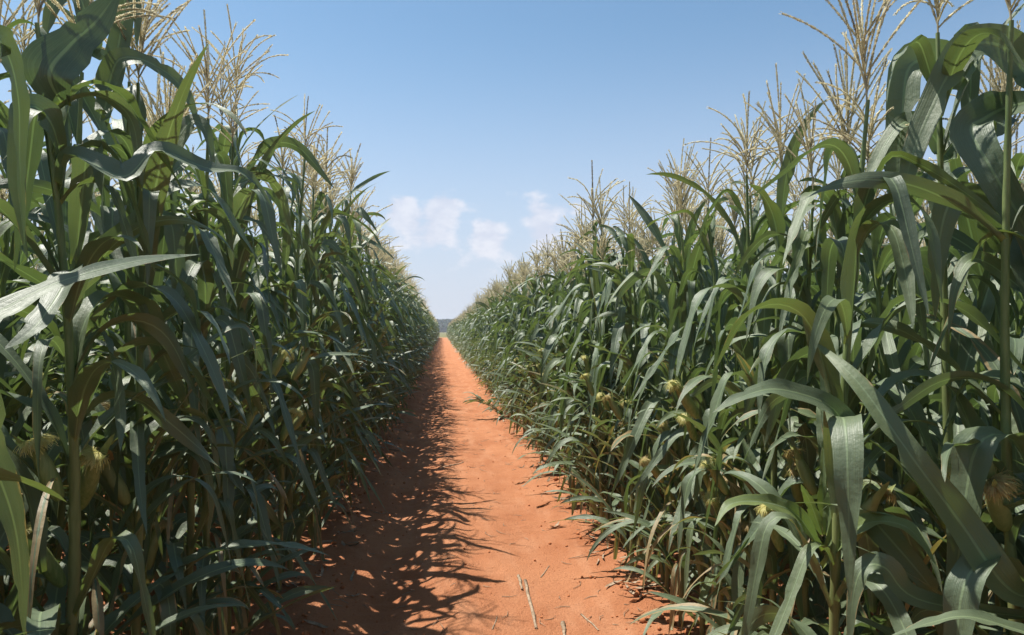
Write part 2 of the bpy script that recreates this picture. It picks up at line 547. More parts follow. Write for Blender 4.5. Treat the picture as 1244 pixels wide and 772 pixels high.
def plant(seed, lod, tall=1.0, opts=None):
    """All parts of one maize plant at the origin, leaf ranks along +-x."""
    o = opts or {}
    rng = np.random.default_rng(seed)
    H = 2.13 * tall * rng.uniform(0.95, 1.05)
    nl = 16 if lod < 2 else 13
    ns = (40, 20, 6)[lod]
    z = np.linspace(0, H + 0.03, ns)
    bow = rng.normal(0, 0.025, 2)
    lean = rng.normal(0, 0.02, 2)
    cx = lambda zz: lean[0] * zz + bow[0] * np.sin(zz / H * PI)
    cy = lambda zz: lean[1] * zz + bow[1] * np.sin(zz / H * PI)
    rad = np.interp(z / H, [0, .1, .6, 1], [.0145, .0135, .010, .005])
    nodes = 0.16 + (H - 0.31) * (np.arange(nl) / (nl - 1)) ** 0.92
    if lod < 2:
        for zn in nodes:
            rad = rad * (1 + 0.22 * np.exp(-((z - zn) / 0.03) ** 2))
    V, q = tube(np.stack([cx(z), cy(z), z], 1), rad, (9, 6, 3)[lod])
    st = MB()
    st.add(V, q, tint=np.repeat(np.clip(0.75 - z / H * 1.1, 0, 1), (9, 6, 3)[lod]))
    parts = dict(stalk=st.merged(), leaves=[], ears=[])
    nseg, nc = ((26, 7), (15, 5), (8, 3))[lod]
    for i, zn in enumerate(nodes):
        f = i / (nl - 1)
        zn = zn * 0.99
        L = np.interp(f, [0, .2, .55, .85, 1], [0.48, 0.66, 0.80, 0.66, 0.46]) * rng.uniform(0.82, 1.15)
        W = np.interp(f, [0, .2, .55, .85, 1], [0.042, 0.058, 0.078, 0.072, 0.052]) * rng.uniform(0.7, 1.2)
        th0 = R(np.interp(f, [0, .3, .7, 1], [38, 28, 21, 13]) + rng.normal(0, 8))
        az = (PI if i % 2 else 0) + rng.normal(0, 0.85)
        brk, p = None, rng.uniform(0.9, 2.2)
        h0 = rng.uniform(0.02, 0.34)
        hang = (h0, h0 + rng.uniform(0.18, 0.55))
        th1 = R(rng.uniform(140, 176))
        if rng.random() < (0.2 if f < 0.75 else 0.5):
            hang, th1 = None, R(rng.uniform(40, 115))
            if rng.random() < 0.5:
                brk = (rng.uniform(0.3, 0.7), R(rng.uniform(60, 110)))
        age = 0.0
        if f < 0.16 and rng.random() < 0.55:
            age = rng.uniform(0.3, 0.75)
            th1, hang = R(170), (0.0, 0.3)
        elif rng.random() < 0.15:
            age = rng.uniform(0.02, 0.14)
        Vl, ql, uvl = leaf(zn, L, W, th0, th1, p, az, rng.normal(0, 0.55), rng.normal(0, 1.3), rng, nseg, nc, brk,
                           r0=0.008, origin=(float(cx(zn)), float(cy(zn))), hang=hang)
        m = MB()
        m.add(Vl, ql, uv=uvl, tint=rng.uniform(0, 1), age=age)
        parts['leaves'].append(m.merged())
    # narrow leaves of the side shoots low on the plant
    for i in range(17 if lod < 2 else 11):
        az = i * 2.4 + rng.normal(0, 0.4)
        Vl, ql, uvl = leaf(0.08 + 1.1 * rng.random() ** 1.2, rng.uniform(0.34, 0.66), rng.uniform(0.038, 0.070), R(rng.uniform(4, 52)), R(rng.uniform(70, 172)),
                           rng.uniform(0.6, 2.2), az, rng.normal(0, 0.4), rng.normal(0, 0.8), rng, nseg - 2, max(3, nc - 2), None, r0=0.01,
                           origin=(0.03 * math.cos(az), 0.03 * math.sin(az)))
        m = MB()
        m.add(Vl, ql, uv=uvl, tint=rng.uniform(0.2, 1), age=0.0 if rng.random() < .88 else rng.uniform(.1, .5))
        parts['leaves'].append(m.merged())
    # narrow twisted blades between the big ones
    for i in range(8 if lod < 2 else 4):
        zz = rng.uniform(0.6, 1.95) * H / 2.13
        Vl, ql, uvl = leaf(zz, rng.uniform(0.34, 0.62), rng.uniform(0.032, 0.062), R(rng.uniform(12, 45)), R(rng.uniform(125, 174)),
                           rng.uniform(0.8, 2.2), rng.uniform(0, 6.28), rng.normal(0, 0.7), rng.normal(0, 2.0), rng, nseg - 2, max(3, nc - 2),
                           None, r0=0.008, origin=(float(cx(zz)), float(cy(zz))), hang=(.05, rng.uniform(.35, .8)) if rng.random() < .75 else None)
        m = MB()
        m.add(Vl, ql, uv=uvl, tint=rng.uniform(0.2, 1), age=rng.uniform(0, 0.2) if rng.random() < .2 else 0)
        parts['leaves'].append(m.merged())
    # dead leaves hanging along the stalk
    for i in range(2 if lod < 2 else 1):
        Vl, ql, uvl = leaf(rng.uniform(0.25, 1.15), rng.uniform(0.3, 0.6), rng.uniform(0.015, 0.04), R(rng.uniform(30, 80)), R(rng.uniform(165, 176)),
                           0.4, rng.uniform(0, 6.28), rng.normal(0, 0.6), rng.normal(0, 3.0), rng, nseg - 2, max(3, nc - 2), None, r0=0.012)
        m = MB()
        m.add(Vl, ql, uv=uvl, tint=rng.uniform(0, 1), age=rng.uniform(0.5, 0.9))
        parts['leaves'].append(m.merged())
    ts = tassel(rng, lod, rng.uniform(0.36, 0.49))
    ts['v'] = ts['v'] + np.array([cx(H), cy(H), H + 0.015], np.float32)
    parts['tassel'] = ts
    ne = 1 if rng.random() < 0.25 else 2
    for e in range(ne):
        dry = 0.0 if rng.random() < 0.7 else rng.uniform(0.3, 1.0)
        h, s = ear(rng, lod, dry)
        ze = H * (0.46 - 0.10 * e) + rng.normal(0, 0.05)
        azE = (0 if (e + seed) % 2 else PI) + rng.normal(0, 0.5)
        tl = R(rng.uniform(16, 38))
        Rm = np.array(Matrix.Rotation(azE, 3, 'Z') @ Matrix.Rotation(tl, 3, 'Y'))
        off = np.array([cx(ze) + 0.03 * math.cos(azE), cy(ze) + 0.03 * math.sin(azE), ze])
        for d in (h, s):
            d['v'] = (d['v'] @ Rm.T + off).astype(np.float32)
        parts['ears'].append((h, s))
    parts['H'] = H
    return parts


# ------------------------------------------------------------------ ground
def vnoise(x, y, seed=0):
    xi, yi = np.floor(x).astype(np.int64), np.floor(y).astype(np.int64)
    xf, yf = x - xi, y - yi
    xf, yf = xf * xf * (3 - 2 * xf), yf * yf * (3 - 2 * yf)

    def h(a, b):
        k = (a * 374761393 + b * 668265263 + seed * 974634777) & 0xFFFFFFFF
        k = ((k ^ (k >> 13)) * 1274126177) & 0xFFFFFFFF
        return ((k ^ (k >> 16)) & 0xFFFF) / 65535.0
    return (h(xi, yi) * (1 - xf) + h(xi + 1, yi) * xf) * (1 - yf) + (h(xi, yi + 1) * (1 - xf) + h(xi + 1, yi + 1) * xf) * yf


def fbm(x, y, oct=4, seed=0):
    t, a = 0, 0.5
    for i in range(oct):
        t = t + a * vnoise(x * 2 ** i, y * 2 ** i, seed + i * 17)
        a *= 0.5
    return t


def soil_height(x, y):
    z = 0.05 * (fbm(x * 1.3, y * 0.7, 3, 3) - 0.45)
    # wheel track sunk into the left side of the path, bank towards the rows
    z = z - 0.05 * np.exp(-((x + 0.36 + 0.05 * np.sin(y * 0.8)) / 0.17) ** 2)
    z = z - 0.018 * np.exp(-((x - 0.62 + 0.04 * np.sin(y * 0.6 + 1)) / 0.2) ** 2)
    edge = np.clip((np.abs(x - 0.22) - 0.62) / 0.35, 0, 1)
    z = z + 0.03 * edge
    amp = 0.012 + 0.035 * edge
    z = z + 1.35 * amp * (fbm(x * 9, y * 9, 4, 9) - 0.45)
    z = z + 0.022 * np.exp(-((x - 0.08 + 0.05 * np.sin(y * 0.7 + 2)) / 0.09) ** 2) * (0.4 + fbm(x * 4, y * 2.5, 2, 77))
    z = z + 0.010 * (fbm(x * 30, y * 30, 2, 21) - 0.4)
    for xr, wr, am in ((-0.36 + 0.0 * y, 0.15, 0.010), (0.62 + 0.0 * y, 0.17, 0.007)):
        xc = xr - (0.05 * np.sin(y * 0.8) if am > 0.008 else 0.04 * np.sin(y * 0.6 + 1))
        z = z + am * np.exp(-((x - xc) / wr) ** 4) * np.sin(y * 2 * PI / 0.13 + np.abs(x - xc) * 22) * np.clip(fbm(x * 3, y * 2, 2, 31) * 3 - 0.9, 0, 1)
    prints = np.clip(fbm(x * 5.5, y * 3.6, 2, 44) - 0.52, 0, 1)
    z = z - 0.09 * prints * (1 - edge)
    fade = np.clip((3000 - np.hypot(x, y)) / 3000, 0, 1) * np.clip((130 - y) / 20, 0, 1)
    return z * fade


def build_ground():
    xs = [-1.35]
    while xs[-1] < 1.75:
        xs.append(xs[-1] + 0.028)
    lo, hi = [], []
    d, x = 0.04, xs[0]
    while x > -1450:
        x -= d
        d = min(d * 1.12, 150)
        lo.append(x)
    d, x = 0.04, xs[-1]
    while x < 1450:
        x += d
        d = min(d * 1.12, 150)
        hi.append(x)
    xs = np.array(lo[::-1] + xs + hi)
    ys = [-3.0]
    while ys[-1] < 1450:
        y = ys[-1]
        ys.append(y + (0.028 if y < 6 else min(0.028 * (y / 6) ** 1.25, 60)))
    ys = np.array([-1450, -600, -200, -60, -20, -8, -4] + ys)
    X, Y = np.meshgrid(xs, ys)
    Z = soil_height(X, Y)
    V = np.stack([X, Y, Z], -1).reshape(-1, 3)
    Q = grid_quads(len(ys), len(xs))
    c = V[Q].mean(1)
    inpath = (c[:, 0] > -0.80) & (c[:, 0] < 1.18) & (c[:, 1] > -3) & (c[:, 1] < 137)
    for nm, sel, lab in (('path', inpath, None), ('ground', ~inpath, None)):
        q = Q[sel]
        used, inv = np.unique(q, return_inverse=True)
        d = dict(v=V[used], q=inv.reshape(-1, 4), t=np.zeros((0, 3), np.int32), uv=V[used][:, :2], tint=np.zeros(len(used)), age=np.zeros(len(used)))
        tag(obj(nm, mesh_from(d, nm, M_SOIL)), kind='structure')


build_ground()


def ground_z(x, y):
    return float(soil_height(np.array([float(x)]), np.array([float(y)]))[0])


# ------------------------------------------------------------------ planting
GAP = 0.78
LEFT0, RIGHT0 = -0.98, 1.27
END = 132.0


def row_x(side, r):
    return LEFT0 - GAP * r if side < 0 else RIGHT0 + GAP * r


VARIANTS0 = [plant(100 + i, 0) for i in range(12)]
VARIANTS1 = [plant(200 + i, 1) for i in range(16)]
VARIANTS2 = [plant(300 + i, 2) for i in range(18)]


def make_meshes(p, detailed):
    out = dict(H=p['H'])
    out['stalk'] = mesh_from(p['stalk'], 'stalk', M_STALK)
    out['tassel'] = mesh_from(p['tassel'], 'tassel', M_TASSEL)
    if detailed:
        out['leaf'] = [mesh_from(l, 'leaf', M_LEAF) for l in p['leaves']]
    else:
        m = MB()
        for l in p['leaves']:
            m.put(l)
        out['leaf'] = [m.mesh('foliage', M_LEAF)]
    out['ear'] = [(mesh_from(h, 'ear', M_HUSK), mesh_from(s, 'silk', M_SILK)) for h, s in p['ears']]
    return out


MESH0 = [make_meshes(p, True) for p in VARIANTS0]
MESH1 = [make_meshes(p, False) for p in VARIANTS1]


EAR_POOL = []
for k_ in range(8):
    rng_ = np.random.default_rng(700 + k_)
    h_, s_ = ear(rng_, 0 if k_ < 4 else 1, 0.0 if k_ % 3 else 0.55)
    EAR_POOL.append((mesh_from(h_, 'ear', M_HUSK), mesh_from(s_, 'silk', M_SILK)))


def outward_ear(e, side, rng, near):
    """One more ear of plant e, on a shank leaning out over the path."""
    h, k = EAR_POOL[int(rng.integers(0, 4)) + (0 if near else 4)]
    az = (PI if side > 0 else 0) - e.rotation_euler[2] + rng.normal(0, 0.6)
    r = rng.uniform(0.14, 0.27)
    ho = obj('ear', h, e)
    ho.location = (r * math.cos(az), r * math.sin(az), rng.uniform(0.80, 1.22))
    ho.rotation_euler = (0, R(rng.uniform(18, 42)), az)
    ho.scale = (0.92, 0.92, 0.92)
    obj('silk', k, ho)
    return ho


def place(ms, x, y, rz, sc, label, group, detailed, skip=()):
    e = empty('maize_plant', (x, y, ground_z(x, y) - 0.01), rz)
    e.scale = (sc, sc, sc)
    tag(e, label, 'maize plant', group)
    obj('stalk', ms['stalk'], e)
    for i, l in enumerate(ms['leaf']):
        if i not in skip:
            obj('leaf' if detailed else 'foliage', l, e)
    obj('tassel', ms['tassel'], e)
    for h, s in ms['ear']:
        ho = obj('ear', h, e)
        obj('silk', s, ho)
    return e


HERO_GROUP = 'large maize plants nearest the camera'
# key, picture column of the stalk (None: see HERO_Y), row x
HERO_SPOTS = [('edge_left', None, -1.02), ('twin_front', 72, -1.0), ('twin_back', 118, -0.99), ('dim_left', 165, -0.98),
              ('edge_right', 1280, 1.34), ('tall_right', 1166, 1.34), ('shoot', 1006, 1.02), ('low_right', None, 1.36)]
HERO_Y = {'edge_left': 1.02, 'low_right': 1.42}
MID = tuple(range(4, 16, 2))
HERO_INFO = {
    'edge_left': ('maize plant at left picture edge whose long pale blade reaches towards the path', 1, MID, 1.05),
    'twin_front': ('tall maize plant with thick bare pale stalk, dark hanging leaves, left of path', 2, (6, 8, 10, 12), 1.10),
    'twin_back': ('maize plant with green arching top leaf just behind the thick bare stalk', 3, (5, 7, 9, 11, 13), 1.08),
    'dim_left': ('shaded maize plant left of path with a long thin yellowish blade bent over', 4, (4, 6, 8), 1.05),
    'edge_right': ('maize plant at the right picture edge with broad folded top leaves hanging down', 5, (9, 11, 13, 15), 1.06),
    'tall_right': ('maize plant with tassel above a broad silvery leaf folded straight down', 6, (7, 9, 11, 13), 1.03),
    'shoot': ('maize plant with bright yellow-green young shoot low in the row right of path', 7, (2, 4), 0.98),
    'low_right': ('maize plant right of path with one long broad blade slanting across its neighbours', 8, tuple(range(5, 16)), 1.0),
}
HERO_ROT = {}
G = dict
HERO_LEAVES = {
    'edge_left': [
        ([(-70, 420, 1.02), (0, 378, 1.10), (80, 340, 1.2), (170, 317, 1.36), (245, 309, 1.5)], 0.055, G(roll=0.9, tint=0.9, fold=0.1)),
        ([(-40, 40, 1.2), (5, 60, 1.3), (22, 120, 1.35), (24, 200, 1.38), (30, 300, 1.4)], 0.06, G(roll=0.9, tint=0.1)),
        ([(-60, 460, 1.1), (-10, 560, 1.2), (20, 650, 1.25), (30, 780, 1.3)], 0.07, G(roll=0.6, tint=0.2)),
    ],
    'twin_front': [
        ([(60, 90, 1.75), (85, 55, 1.8), (118, 25, 1.85), (150, -20, 1.9)], 0.13, G(roll=0.2, tint=0.0, base=True)),
        ([(62, 150, 1.7), (40, 130, 1.65), (25, 150, 1.6), (22, 230, 1.6), (34, 320, 1.6)], 0.075, G(roll=0.6, tint=0.1)),
        ([(90, 190, 1.7), (150, 215, 1.72), (190, 184, 1.8), (250, 204, 1.9), (300, 213, 2.0), (337, 262, 2.1)], 0.085, G(roll=1.0, tint=0.6, fold=0.3)),
        ([(86, 330, 1.7), (70, 360, 1.6), (40, 400, 1.5), (5, 425, 1.45)], 0.08, G(roll=0.8, tint=0.3)),
    ],
    'twin_back': [
        ([(130, 110, 2.1), (146, 72, 2.1), (185, 78, 2.15), (225, 112, 2.2), (247, 178, 2.25)], 0.085, G(roll=0.8, tint=0.75)),
        ([(110, 60, 2.05), (105, 20, 2.0), (90, -10, 2.0), (60, 20, 1.95), (56, 120, 1.95)], 0.07, G(roll=0.5, tint=0.5)),
        ([(128, 130, 2.1), (150, 20, 2.2), (152, -40, 2.2), (165, 10, 2.15), (166, 60, 2.1)], 0.07, G(roll=0.3, tint=0.8)),
        ([(130, 300, 2.1), (170, 270, 2.1), (200, 200, 2.15), (230, 150, 2.2), (250, 160, 2.2), (262, 215, 2.2)], 0.09, G(roll=0.7, tint=0.4)),
    ],
    'dim_left': [
        ([(120, 545, 2.2), (170, 490, 2.2), (250, 418, 2.3), (292, 396, 2.4), (309, 420, 2.4), (311, 475, 2.4)], 0.034, G(roll=0.8, tint=0.7, age=0.15)),
        ([(165, 480, 2.4), (200, 447, 2.4), (232, 446, 2.4), (247, 480, 2.4), (250, 535, 2.4)], 0.065, G(roll=0.8, tint=0.4)),
        ([(175, 560, 2.4), (215, 545, 2.4), (243, 556, 2.4), (256, 600, 2.4), (252, 660, 2.4)], 0.065, G(roll=0.8, tint=0.4)),
    ],
    'edge_right': [
        ([(1252, 95, 1.75), (1215, 56, 1.75), (1172, 62, 1.75), (1135, 125, 1.75), (1105, 200, 1.75), (1096, 270, 1.75)], 0.105, G(roll=0.7, tint=0.85, twist=-0.7)),
        ([(1225, 130, 1.75), (1195, 145, 1.7), (1180, 160, 1.68), (1210, 215, 1.62), (1250, 290, 1.6), (1262, 380, 1.6)], 0.115, G(roll=0.25, tint=0.25)),
        ([(1240, 300, 1.7), (1205, 260, 1.7), (1160, 240, 1.7), (1140, 300, 1.7), (1136, 390, 1.7)], 0.10, G(roll=0.3, tint=0.05)),
        ([(1240, 350, 1.7), (1200, 320, 1.65), (1176, 318, 1.62), (1160, 352, 1.6), (1152, 410, 1.6)], 0.045, G(roll=0.5, tint=0.8, age=0.12)),
    ],
    'tall_right': [
        ([(1160, 95, 2.0), (1135, 74, 2.0), (1104, 84, 1.98), (1096, 150, 1.97), (1090, 215, 1.97), (1098, 290, 1.97)], 0.125, G(roll=0.15, tint=0.95, rip=0.06)),
        ([(1150, 190, 2.0), (1120, 150, 1.98), (1090, 155, 1.95), (1062, 200, 1.95), (1040, 250, 1.95)], 0.075, G(roll=0.7, tint=0.8)),
        ([(1168, 70, 2.05), (1175, 40, 2.05), (1180, 60, 2.0), (1178, 130, 2.0), (1172, 190, 2.0)], 0.085, G(roll=0.3, tint=0.3)),
        ([(1150, 430, 2.0), (1168, 380, 1.95), (1166, 400, 1.9), (1163, 450, 1.9), (1158, 520, 1.9)], 0.05, G(roll=0.3, tint=0.7)),
    ],
    'shoot': [
        ([(1001, 640, 1.88), (1000, 590, 1.84), (1001, 528, 1.84)], 0.03, G(roll=0.5, tint=0.69, base=False, young=True)),
        ([(1003, 650, 1.84), (1012, 600, 1.82), (1022, 560, 1.80)], 0.036, G(roll=0.5, tint=0.69, base=False, young=True)),
        ([(999, 650, 1.84), (985, 612, 1.80), (973, 588, 1.76)], 0.036, G(roll=0.6, tint=0.69, base=False, young=True)),
        ([(1003, 670, 1.84), (1030, 615, 1.76), (1052, 590, 1.72), (1075, 600, 1.68)], 0.05, G(roll=0.7, tint=0.69, base=False, young=True)),
        ([(998, 670, 1.84), (970, 628, 1.76), (935, 612, 1.68), (890, 612, 1.60), (868, 640, 1.56)], 0.055, G(roll=0.8, tint=0.69, base=False, young=True)),
        ([(1000, 690, 1.84), (1045, 640, 1.68), (1100, 640, 1.56), (1140, 690, 1.48)], 0.06, G(roll=0.9, tint=0.69, base=False, young=True)),
        ([(1030, 545, 1.68), (1012, 497, 1.64), (950, 474, 1.56), (905, 481, 1.52), (865, 502, 1.48)], 0.075, G(roll=0.85, tint=0.55)),
    ],
    'low_right': [
        ([(1225, 715, 1.45), (1170, 640, 1.48), (1108, 556, 1.5), (1040, 462, 1.6), (985, 412, 1.75)], 0.084, G(roll=0.45, tint=0.69, fold=0.12, rip=0.05)),
        ([(1005, 585, 1.9), (1040, 610, 1.8), (1075, 648, 1.7), (1120, 700, 1.62), (1155, 748, 1.6)], 0.085, G(roll=0.25, tint=0.4, base=False)),
        ([(1262, 772, 1.35), (1180, 750, 1.3), (1130, 757, 1.28), (1075, 776, 1.25)], 0.04, G(roll=1.0, tint=0.9)),
        ([(1120, 730, 1.5), (1075, 690, 1.5), (1048, 692, 1.5), (1036, 730, 1.5), (1031, 800, 1.5)], 0.06, G(roll=0.5, tint=0.7)),
    ],
}


SPACING = 0.178
ORD = ('first second third fourth fifth sixth seventh eighth ninth tenth eleventh twelfth thirteenth fourteenth fifteenth '
       'sixteenth seventeenth eighteenth nineteenth twentieth').split()
stuff = MB()
stuff_s, stuff_t = MB(), MB()
STUFF = dict(leaf=MB(), stalk=MB(), tassel=MB(), husk=MB(), silk=MB())


def put_stuff(p, x, y, rz, sc, rng, ears=True):
    M = np.eye(4)
    c, s = math.cos(rz), math.sin(rz)
    M[:2, :2] = [[c, -s], [s, c]]
    M[:3, 3] = (x, y, -0.01)
    dt = rng.uniform(-0.25, 0.25)
    for l in p['leaves']:
        STUFF['leaf'].put(l, M, sc, dt)
    STUFF['stalk'].put(p['stalk'], M, sc)
    STUFF['tassel'].put(p['tassel'], M, sc, rng.uniform(-0.2, 0.2))
    if ears:
        for h, k in p['ears']:
            STUFF['husk'].put(h, M, sc)
            STUFF['silk'].put(k, M, sc)


# individual plants: nearest in each row (row index -> (from, to) along the path)
INDIV = {0: (1.25, 25.0), 1: (2.2, 8.0), 2: (3.2, 6.0)}
DETAIL = {0: 4.9, 1: 4.2, 2: 0}
SIDE = {-1: 'left', 1: 'right'}


def label_for(side, r, order, sc, ms, extra):
    sd_ = SIDE[side]
    if r == 0 and order <= 20:
        look = 'tall ' if sc > (1.18 if side < 0 else 0.99) else ('short ' if sc < (1.07 if side < 0 else 0.90) else '')
        ears = ('one ear', 'two ears', 'three ears')[len(ms['ear']) - 1 + extra]
        return (look + 'maize plant with %s, %s from camera in front row %s of path' % (ears, ORD[order - 1], sd_),
                'maize plants of the near front row %s of the path' % sd_)
    if r == 0:
        return ('green maize plant with tan tassel far along the front row %s of the path' % sd_,
                'maize plants far along the front row %s of the path' % sd_)
    w = ('', 'second', 'third')[r]
    return ('maize plant glimpsed through gaps in the %s row %s of the path' % (w, sd_),
            'maize plants of the %s row %s of the path' % (w, sd_))


def stalk_y(px, x, z=1.5):
    """Distance along the row at x whose stalk shows at picture column px."""
    lo, hi = 0.5, 60.0
    for _ in range(50):
        mid = (lo + hi) / 2
        off = abs(pix((x, mid, z))[0] - 537)
        if pix((x, mid, z))[2] <= 0 or off > abs(px - 537):
            lo = mid
        else:
            hi = mid
    return (lo + hi) / 2


# plants modelled one by one after the photograph: x, y, meshes, label
HEROES = []
for key, px, x in HERO_SPOTS:
    HEROES.append((key, x, stalk_y(px, x) if px is not None else HERO_Y[key]))

count = 0
n_rows_all, n_rows_near = 4, 9
for side in (-1, 1):
    for r in range(n_rows_near):
        rng = np.random.default_rng(1000 + r * 2 + (side > 0))
        y = -2.2 + rng.random() * SPACING
        yend = END if r < n_rows_all else (34 if r < 6 else 20)
        order = 0
        while y < yend + rng.uniform(-0.6, 0.6):
            x = row_x(side, r) + rng.normal(0, 0.045)
            rz = rng.normal(0, 0.85) + (PI if rng.random() < 0.5 else 0)
            sc = float(np.clip(rng.normal(1.0, 0.05), .86, 1.1)) * (1.13 if side < 0 else float(np.interp(y, [2.5, 8], [0.95, 0.985])))
            lo, hi = INDIV.get(r, (0, -1))
            near_hero = any(abs(hx - x) < 0.25 and abs(hy - y) < 0.11 for _, hx, hy in HEROES)
            if near_hero or (r == 0 and 0.5 < y < (1.78 if side < 0 else 1.76)):
                pass
            elif lo <= y <= hi and count < 300 - len(HEROES):
                order += 1
                det = y < DETAIL.get(r, 0)
                ms = MESH0[rng.integers(len(MESH0))] if det else MESH1[rng.integers(len(MESH1))]
                extra = r == 0 and y < 9 and rng.random() < (0.75 if side > 0 else 0.4)
                lab, grp = label_for(side, r, order, sc, ms, extra)
                e = place(ms, x, y, rz, sc, lab, grp, det)
                if extra:
                    outward_ear(e, side, rng, det)
                count += 1
            elif y > -1.0 or r == 0:
                vs = VARIANTS2 if (y > 12 or r > 2 or y < 0.6) else VARIANTS1
                put_stuff(vs[rng.integers(len(vs))], x, y, rz, sc, rng, ears=(r < 2 and y < 60))
            y += SPACING * ((1.25 if r == 0 else 1.5) if side < 0 else 1.0) * rng.uniform(0.75, 1.3) * (1.0 if y < 40 else 1.25)
print('individual plants', count)


def catmull(P, n):
    P = np.asarray(P, float)
    P = np.vstack([2 * P[0] - P[1], P, 2 * P[-1] - P[-2]])
    out = []
    m = len(P) - 3
    for t in np.linspace(0, m - 1e-6, n):
        i = int(t)
        f = t - i
        a, b, c, d = P[i:i + 4]
        out.append(0.5 * (2 * b + (c - a) * f + (2 * a - 5 * b + 4 * c - d) * f * f + (3 * b - a - 3 * c + d) * f ** 3))
    return np.array(out)


def hero_leaf(e, pts, W, roll=0.3, twist=0.0, tint=0.5, age=0.0, fold=0.18, rip=0.12, base=True, seed=1, young=False):
    """A blade of plant e through pts (picture column, row, distance); roll is the turn of its face away from the viewer."""
    P = [at(*p) for p in pts]
    if base:
        P = [np.array([e.location.x, e.location.y, P[0][2] - 0.06])] + P
    n = 34
    P = catmull(P, n)
    s = np.linspace(0, 1, n)
    T = np.gradient(P, axis=0)
    T /= np.linalg.norm(T, axis=1)[:, None]
    view = EYE - P
    view /= np.linalg.norm(view, axis=1)[:, None]
    B0 = np.cross(view, T)
    B0 /= np.linalg.norm(B0, axis=1)[:, None]
    Nn = np.cross(T, B0)
    if (Nn[n // 2] * math.cos(roll) - B0[n // 2] * math.sin(roll))[2] < 0:
        roll, twist = -roll, -twist
    a = roll + twist * s
    B = B0 * np.cos(a)[:, None] + Nn * np.sin(a)[:, None]
    rng = np.random.default_rng(seed)
    V, q, uv = ribbon(P, B, leaf_width(s) * W / 2, (0.5 * np.exp(-s * 5) + fold), rip * np.clip(s * 5, 0, 1), rng.uniform(2.2, 4), rng.uniform(0, 6), 9)
    m = MB()
    rz, sc = e.rotation_euler[2], e.scale[0]
    V = V - np.array(e.location)
    c_, s_ = math.cos(-rz), math.sin(-rz)
    V = np.stack([V[:, 0] * c_ - V[:, 1] * s_, V[:, 0] * s_ + V[:, 1] * c_, V[:, 2]], 1) / sc
    m.add(V, q, uv=uv, tint=tint, age=age)
    return obj('leaf', m.mesh('leaf', M_YOUNG if young else M_LEAF), e)


def hero(key):
    x, y = next((x, y) for k, x, y in HEROES if k == key)
    lab, variant, skip, tall = HERO_INFO[key]
    return place(MESH0[variant], x, y, HERO_ROT.get(key, 0.3), tall, lab, HERO_GROUP, True, skip)


for key in HERO_INFO:
    e = hero(key)
    for i, (pts, W, kw) in enumerate(HERO_LEAVES[key]):
        hero_leaf(e, pts, W, seed=i + 3, **kw)

# the rest of the crop as one object
KEYS = ['leaf', 'stalk', 'tassel', 'husk', 'silk']
MATS = [M_LEAF, M_STALK, M_TASSEL, M_HUSK, M_SILK]
allm = MB()
qi, ti = [], []
for k, key in enumerate(KEYS):
    d = STUFF[key].merged()
    allm.put(d)
    qi.append(np.full(len(d['q']), k))
    ti.append(np.full(len(d['t']), k))
crop = obj('maize_crop', mesh_from(allm.merged(), 'maize_crop', MATS, mat_index=np.concatenate(qi + ti)))
tag(crop, 'mass of green maize filling the field on both sides of the red path', 'maize crop', kind='stuff')

# ------------------------------------------------------------------ far wood
def build_wood():
    rng = np.random.default_rng(5)
    mb = MB()
    tr = MB()
    for i in range(240):
        x = rng.uniform(-150, 150)
        y = rng.uniform(420, 470)
        h = rng.uniform(6.0, 8.6)
        w = rng.uniform(4.0, 6.5)
        V, q = tube(np.array([[x, y, 0], [x + .1, y, h * .4], [x, y, h * .8]]), [.3, .22, .08], 5)
        tr.add(V, q)
        n = 620
        cl = rng.normal(size=(11, 3)) * np.array([w * .5, w * .45, h * .24]) + np.array([x, y, h * .48])
        c = cl[rng.integers(0, 9, n)] + rng.normal(size=(n, 3)) * np.array([w * .22, w * .22, h * .11])
        c[:, 2] = np.clip(np.abs(c[:, 2]), 0.2, h)
        a, b = rng.normal(size=(n, 3)), rng.normal(size=(n, 3))
        a /= np.linalg.norm(a, axis=1)[:, None]
        b = np.cross(a, b)
        b /= np.linalg.norm(b, axis=1)[:, None]
        sz = rng.uniform(.45, .95, (n, 1))
        V = np.stack([c - a * sz, c - b * sz, c + a * sz, c + b * sz], 1).reshape(-1, 3)
        mb.add(V, np.arange(n * 4).reshape(-1, 4))
    d1, d2 = mb.merged(), tr.merged()
    al = MB()
    al.put(d1)
    al.put(d2)
    o = obj('wood', mesh_from(al.merged(), 'wood', [M_TREE, M_BARK], mat_index=np.concatenate([np.zeros(len(d1['q'])), np.ones(len(d2['q']))])))
    tag(o, 'hazy blue wood on the horizon past the end of the path', 'wood', kind='stuff')


build_wood()

